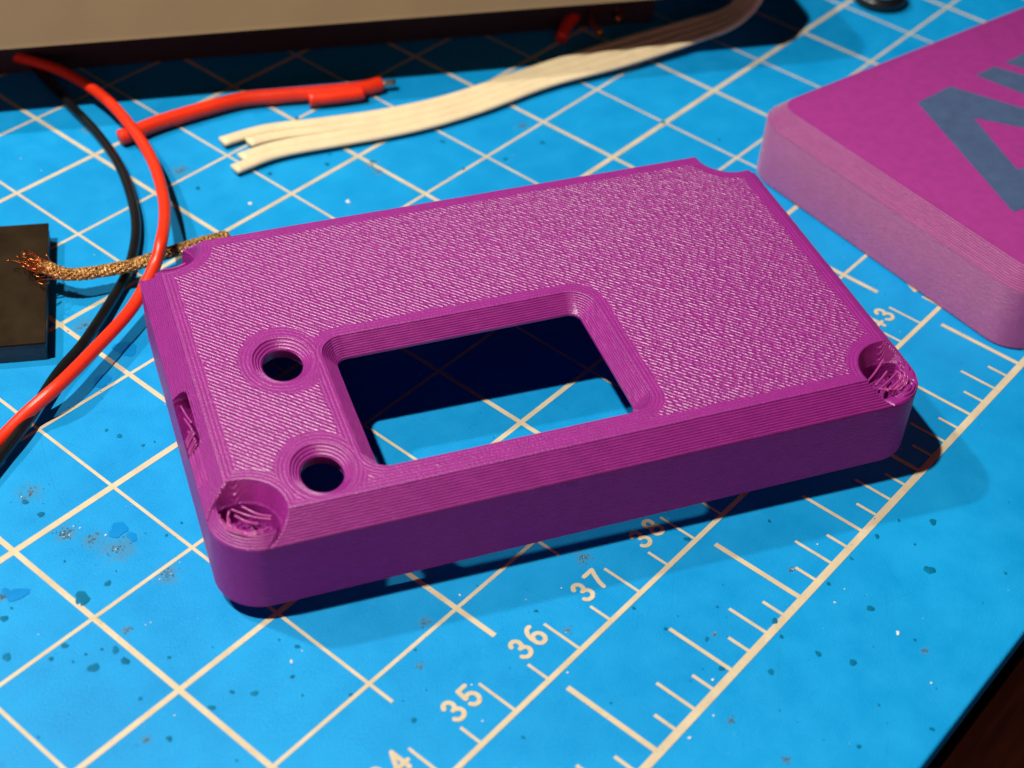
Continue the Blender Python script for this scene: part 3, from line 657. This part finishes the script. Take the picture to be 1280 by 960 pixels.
# ---------------------------------------------------------------- second case at the right
ang2 = math.radians(-12.8)
case2 = tag(empty('closed_case', (12.015, 1.618, 0.004), (0, 0, ang2)), 'purple 3D printed case with a slate blue emblem at the right edge', 'case')
def loft(rings, closed_top=True, closed_bottom=True):
    N = len(rings[0]); V = [v for r in rings for v in r]
    F = [(r_*N+k, r_*N+(k+1) % N, (r_+1)*N+(k+1) % N, (r_+1)*N+k) for r_ in range(len(rings)-1) for k in range(N)]
    if closed_top: F.append(tuple(range((len(rings)-1)*N, len(rings)*N)))
    if closed_bottom: F.append(tuple(range(N))[::-1])
    return V, F
def rrect(hx, hy, r, z, n=12):
    P = []
    for (sx, sy, a0) in ((1, 1, 0), (-1, 1, 90), (-1, -1, 180), (1, -1, 270)):
        P += [(sx*(hx-r)+r*math.cos(math.radians(a0+90*k/n)), sy*(hy-r)+r*math.sin(math.radians(a0+90*k/n)), z) for k in range(n+1)]
    return P
rings = [rrect(HX-.03, HY-.03, CR-.03, 0), rrect(HX, HY, CR, 0.03), rrect(HX, HY, CR, HH-CH)]
nl = 12
for k in range(nl):          # stepped chamfer, one step per printed layer
    o_ = CH*(k+0.55)/nl; o2 = CH*(k+1)/nl; z = HH-CH+CH*(k+1)/nl
    rings += [rrect(HX-CH*k/nl-.004, HY-CH*k/nl-.004, CR-o_*0.9, z-.012), rrect(HX-CH*k/nl-.009, HY-CH*k/nl-.009, CR-o_*0.9, z-.002)]
rings.append(rrect(HX-CH, HY-CH, CR-CH, HH))
mb = MB(); mb.add(*loft(rings)); c2 = mb.build('body', m_purple2, case2)
md = c2.modifiers.new('edges', 'EDGE_SPLIT'); md.split_angle = math.radians(40)
m_logo = simple_mat('slate_blue_print', (0.062, 0.105, 0.22), 0.5, 0.12, 5, bump=0.002, bscale=60)
inv2 = Matrix.Translation((12.015, 1.618, 0.004)) @ Matrix.Rotation(ang2, 4, 'Z'); inv2 = inv2.inverted()
for P in (LA, LB, LC):
    pts = [inv2 @ Vector((a, b_, 0)) for a, b_ in P]
    bb = bmesh.new(); vs = [bb.verts.new((p.x, p.y, HH-0.002)) for p in pts]; f = bb.faces.new(vs)
    if f.normal.z < 0: f.normal_flip()
    bb.faces.ensure_lookup_table(); f.normal_update()
    if f.normal.z < 0: f.normal_flip()
    ext = bmesh.ops.extrude_face_region(bb, geom=[f]); 
    for e in ext['geom']:
        if isinstance(e, bmesh.types.BMVert): e.co.z += 0.006
    bmesh.ops.triangulate(bb, faces=bb.faces[:]); bmesh.ops.recalc_face_normals(bb, faces=bb.faces[:])
    me = bpy.data.meshes.new('emblem_shape'); bb.to_mesh(me); bb.free(); me.materials.append(m_logo)
    o = bpy.data.objects.new('emblem_shape', me); COL.objects.link(o); o.parent = case2

# ---------------------------------------------------------------- wires
m_red = simple_mat('red_insulation', (0.85, 0.035, 0.008), 0.35, 0.06, 5, bump=0.0015)
m_blk = simple_mat('black_insulation', (0.006, 0.007, 0.008), 0.3, 0.2, 5, bump=0.001)
m_tin = simple_mat('tinned_copper', (0.5, 0.42, 0.34), 0.35, 0.2, 20, metallic=1)
def wire(name, pts, r, mat, label, cat):
    root = tag(empty(name, (pts[len(pts)//2][0], pts[len(pts)//2][1], 0)), label, cat)
    V, F = tube(catmull(pts, 12), r, 16)
    l = Vector(root.location); V = [Vector(v)-l for v in V]
    mesh_obj('insulation', V, F, mat, root); return root
rw = tag(mesh_obj('red_wire', *tube(catmull(RED, 12), 0.078, 16), m_red), 'long thin red wire arching over the copper braid at the left of the windowed lid', 'wire')
bw = tag(mesh_obj('black_wire', *tube(catmull(BLK, 12), 0.066, 16), m_blk), 'long thin black wire curving under the copper braid beside the red wire', 'wire')

st = tag(empty('red_wire_offcut', (4.7, 10.9, 0)), 'short stub of red wire with a bare tip lying by the cream ribbon cable', 'wire')
def local(V, root): l = Vector(root.location); return [Vector(v)-l for v in V]
V, F = tube(catmull(STUB, 10), 0.110, 16); mesh_obj('insulation', local(V, st), F, m_red, st)
V, F = tube(catmull(STUB2, 8), 0.105, 16); mesh_obj('sleeve', local([np.array(v)+np.array([0.07, 0.10, 0.0]) for v in V], st), F, m_red, st)
V, F = tube(catmull(TIP, 4), 0.05, 10); mesh_obj('bare_tip', local(V, st), F, m_tin, st)

# ribbon cable, four flat strands
m_cream = simple_mat('cream_insulation', (0.80, 0.66, 0.42), 0.45, 0.06, 4, bump=0.001)
rib = tag(empty('ribbon_cable', (7.0, 8.7, 0)), 'cream ribbon cable of four joined strands with its split ends on the mat', 'cable')
T_ = catmull(RIBT, 10); B_ = catmull(RIBB, 10)
for k, (f, sp0) in enumerate(((0.10, 0.0), (0.37, 0.05), (0.64, 0.02), (0.90, 0.0))):
    n = len(T_); pts = []
    for i in range(n):
        fr = i/(n-1); e = max(0, 1-fr/0.28)
        ff = f+(-0.05 if k < 2 else 0.03)*e
        pt = T_[i]*(1-ff)+B_[i]*ff; pts.append(pt+np.array([0, 0, 0.012*math.sin(i*0.15+k*2)*e]))
    pts = pts[(2, 6, 3, 0)[k]:]
    wd = [np.linalg.norm(T_[i]-B_[i])*0.137 for i in range(n)][-len(pts):]
    V, F = tube(pts, 0.1, 14, flat=0.5, radii=[max(0.085, w_) for w_ in wd]); mesh_obj('strand', local(V, rib), F, m_cream, rib)

# copper braid
m_cu, nt, b = new_mat('copper_braid'); x = NX(nt); co = x.coord(); p = x.xyz(co)
u1 = x.m('SINE', x.m('MULTIPLY', x.m('ADD', p[0], x.m('MULTIPLY', p[2], 1.2)), 62)); u2 = x.m('SINE', x.m('MULTIPLY', x.m('SUBTRACT', x.m('MULTIPLY', p[0], 1.0), x.m('MULTIPLY', p[1], 1.6)), 55))
nn = x.noise(co, 22, 4)
nt.links.new(x.ramp(nn, [(0.3, (0.32, 0.15, 0.04)), (0.55, (0.72, 0.42, 0.14)), (0.75, (0.92, 0.68, 0.36))]), b.inputs['Base Color'])
b.inputs['Metallic'].default_value = 0.6; b.inputs['Roughness'].default_value = 0.42
nt.links.new(x.bump(x.m('ADD', x.m('MULTIPLY', u1, u2), x.m('MULTIPLY', nn, 1.5)), 0.012, 1.0), b.inputs['Normal'])
m_cuw = simple_mat('copper_wire', (0.75, 0.24, 0.07), 0.3, 0.15, 10, metallic=1)
br = tag(empty('copper_braid', (1.2, 8.85, 0)), 'frayed copper desoldering braid leading from the dark block to the lid corner', 'copper braid')
Pb_ = catmull(BRAID, 12); n = len(Pb_)
V, F = tube(Pb_[10:], 0.09, 18, flat=0.6, radii=[0.082+0.012*math.sin(i*0.7) for i in range(n-10)]); mesh_obj('woven_core', local(V, br), F, m_cu, br)
mb = MB(); rb = random.Random(3)
for k in range(16):       # plaited bundles winding round the core
    ph = 2*math.pi*k/16; s = 1 if k % 2 else -1; pts = []
    for i in range(6, n):
        a = ph+s*i*0.34; t = Pb_[min(i+1, n-1)]-Pb_[i-1]; t /= np.linalg.norm(t); sd = np.cross(t, (0, 0, 1)); sd /= np.linalg.norm(sd); up_ = np.cross(sd, t)
        rr = 0.088+0.006*math.sin(i*1.3+k)
        pts.append(Pb_[i]+sd*math.cos(a)*rr+up_*math.sin(a)*rr*0.62)
    mb.add(*tube(pts, 0.011, 5))
o = mb.build('plait_bundle', m_cu, br); o.data.transform(Matrix.Translation(-Vector(br.location))); tag(o, kind='stuff')
mb = MB()
base = Pb_[10]; 
for k in range(34):
    t = rb.uniform(0, 1); ang = math.radians(rb.uniform(120, 205)); ln = rb.uniform(0.22, 0.62)
    st_ = Pb_[rb.randint(8, 26)]+np.array([rb.uniform(-.05, .05), rb.uniform(-.05, .05), rb.uniform(-.03, .05)])
    d = np.array([-0.32, 0.95, 0]) if k % 2 else np.array([-0.75, 0.66, 0])
    sdv = np.array([-d[1], d[0], 0]); c_ = rb.uniform(-.35, .35)
    pts = [st_, st_+d*ln*0.4+sdv*c_*0.25*ln, st_+d*ln*0.8+sdv*c_*0.7*ln+np.array([0, 0, rb.uniform(0, .12)])]
    if rb.random() < 0.5:   # curled-over tip
        e = pts[-1]; r_ = rb.uniform(0.03, 0.07)
        pts += [e+d*r_+sdv*r_+np.array([0, 0, .03]), e+sdv*r_*2.0+np.array([0, 0, .04]), e-d*r_+sdv*r_]
    pts = [np.array([q[0], q[1], max(q[2], 0.30 if q[0] < 0.9 and q[1] > 8.9 else 0.03)]) for q in pts]
    mb.add(*tube(catmull(pts, 6), 0.0065, 5))
o = mb.build('frayed_wires', m_cuw, br); o.data.transform(Matrix.Translation(-Vector(br.location))); tag(o, kind='stuff')

# ---------------------------------------------------------------- dark block at the left edge
m_bt = simple_mat('dark_block_top', (0.022, 0.014, 0.007), 0.55, 0.3, 3, bump=0.002, bscale=9, spec=0.06)
m_bs = simple_mat('dark_block_side', (0.018, 0.022, 0.028), 0.4, 0.3, 8, bump=0.004, bscale=20)
blk = tag(empty('dark_block', (-0.6, 9.9, 0)), 'flat dark brown square block at the left edge under the frayed copper wires', 'block')
c0 = Vector((0.945, 10.287)); c1_ = Vector((-0.481, 8.482)); along = (c0-c1_); sd = Vector((-along.y, along.x)).normalized()*2.3
quadp = [c1_, c0, c0+sd, c1_+sd]
def prism(poly, z0, z1, bev):
    bb = bmesh.new(); vb = [bb.verts.new((p[0]+0.6, p[1]-9.9, z0)) for p in poly]; vt = [bb.verts.new((p[0]+0.6, p[1]-9.9, z1)) for p in poly]
    n = len(poly); bb.faces.new(vb[::-1]); bb.faces.new(vt)
    for k in range(n): bb.faces.new((vb[k], vb[(k+1) % n], vt[(k+1) % n], vt[k]))
    bmesh.ops.recalc_face_normals(bb, faces=bb.faces[:])
    bmesh.ops.bevel(bb, geom=bb.edges[:], offset=bev, segments=2, profile=0.6, affect='EDGES'); return bb
bb = prism(quadp, 0.004, 0.245, 0.012); me = bpy.data.meshes.new('base'); bb.to_mesh(me); bb.free(); me.materials.append(m_bs)
o = bpy.data.objects.new('base', me); COL.objects.link(o); o.parent = blk
cen = sum((Vector(q) for q in quadp), Vector((0, 0)))/4
bb = prism([q+(cen-q).normalized()*-0.012 for q in quadp], 0.2455, 0.28, 0.010); me = bpy.data.meshes.new('top_plate'); bb.to_mesh(me); bb.free(); me.materials.append(m_bt)
o = bpy.data.objects.new('top_plate', me); COL.objects.link(o); o.parent = blk

# ---------------------------------------------------------------- beige device overhanging the back of the mat
m_beige = simple_mat('beige_plastic', (0.26, 0.195, 0.092), 0.6, 0.05, 1.2, bump=0.002, bscale=30)
m_under = simple_mat('black_rubber', (0.012, 0.011, 0.010), 0.7, 0.2, 6)
dev = tag(empty('beige_device', (7.5, 13.5, 0)), 'wide beige plastic device standing across the far side of the mat', 'electronics')
A = np.array([10.51, 7.12]); d = np.array([10.51-2.26, 7.12-12.84]); d /= np.linalg.norm(d); nb = np.array([-d[1], d[0]])   # nb points away from the camera
if nb[1] < 0: nb = -nb
p0 = A-d*34; p1 = A+d*1.1
rows = [(0.0, 1.15), (0.006, 1.165), (0.02, 1.2), (0.30, 2.05), (0.39, 2.12), (0.5, 2.16)]
mb = MB(); V = []
def prof(P, sgn):
    return [(P[0]+nb[0]*o_, P[1]+nb[1]*o_, z) for (o_, z) in rows]+[(P[0]+nb[0]*14, P[1]+nb[1]*14, 2.16), (P[0]+nb[0]*14, P[1]+nb[1]*14, 1.15)]
a_, b__ = prof(p0, 0), prof(p1, 0); c__ = [(q[0]+d[0]*0.25, q[1]+d[1]*0.25, 1.15+(q[2]-1.15)*0.86+0.02) for q in prof(p1+nb*0.12, 0)]
V = a_+b__+c__; K = len(a_)
F = [(k, (k+1) % K, K+(k+1) % K, K+k) for k in range(K)]+[(K+k, K+(k+1) % K, 2*K+(k+1) % K, 2*K+k) for k in range(K)]+[tuple(range(K))[::-1], tuple(range(2*K, 3*K))]
bb = bmesh.new(); vs = [bb.verts.new((v[0]-7.5, v[1]-13.5, v[2])) for v in V]
for f in F: bb.faces.new([vs[i] for i in f])
bmesh.ops.recalc_face_normals(bb, faces=bb.faces[:]); me = bpy.data.meshes.new('housing'); bb.to_mesh(me); bb.free(); me.materials.append(m_beige)
o = bpy.data.objects.new('housing', me); COL.objects.link(o); o.parent = dev
mb = MB()
q0 = p0+nb*1.3; q1 = p1+nb*1.3-d*1.2
P8 = [(*q0, 0.01), (*q1, 0.01), (*(q1+nb*9), 0.01), (*(q0+nb*9), 0.01)]
mb.add([(v[0]-7.5, v[1]-13.5, v[2]) for v in P8]+[(v[0]-7.5, v[1]-13.5, 1.148) for v in P8], [(3, 2, 1, 0), (4, 5, 6, 7), (0, 1, 5, 4), (1, 2, 6, 5), (2, 3, 7, 6), (3, 0, 4, 7)])
mb.build('foot', m_under, dev, False)

# things half hidden in the shade under the device
V, F = tube(catmull([(9.55, 8.85, 0.1), (9.9, 9.0, 0.16), (10.35, 9.1, 0.2)], 8), 0.1, 12)
tag(mesh_obj('red_wire_piece', V, F, m_red), 'dark red scrap of wire in the shadow under the beige device', 'wire')
pts = [(9.9, 8.35, 0.25), (10.02, 8.6, 0.3), (10.3, 8.82, 0.3), (10.6, 8.78, 0.28), (10.68, 8.55, 0.26), (10.45, 8.45, 0.24)]
V, F = tube(catmull(pts, 8), 0.055, 10); tag(mesh_obj('copper_loop', V, F, m_cuw), 'small curled loop of bare copper wire in the shade behind the ribbon cable', 'wire')
# black rubber ring at the far edge of the picture
mb = MB(); N = 40; M = 12; V = []; F = []
for i in range(N):
    for j in range(M):
        a = 2*math.pi*i/N; q = 2*math.pi*j/M; R_ = 0.36+0.11*math.cos(q); V.append((R_*math.cos(a), R_*math.sin(a), 0.11+0.105*math.sin(q)))
        F.append((i*M+j, ((i+1) % N)*M+j, ((i+1) % N)*M+(j+1) % M, i*M+(j+1) % M))
o = mesh_obj('rubber_ring', V, F, m_blk); o.location = (14.55, 6.02, 0.006)
tag(o, 'small black rubber ring at the far top edge of the mat behind the closed case', 'rubber ring')
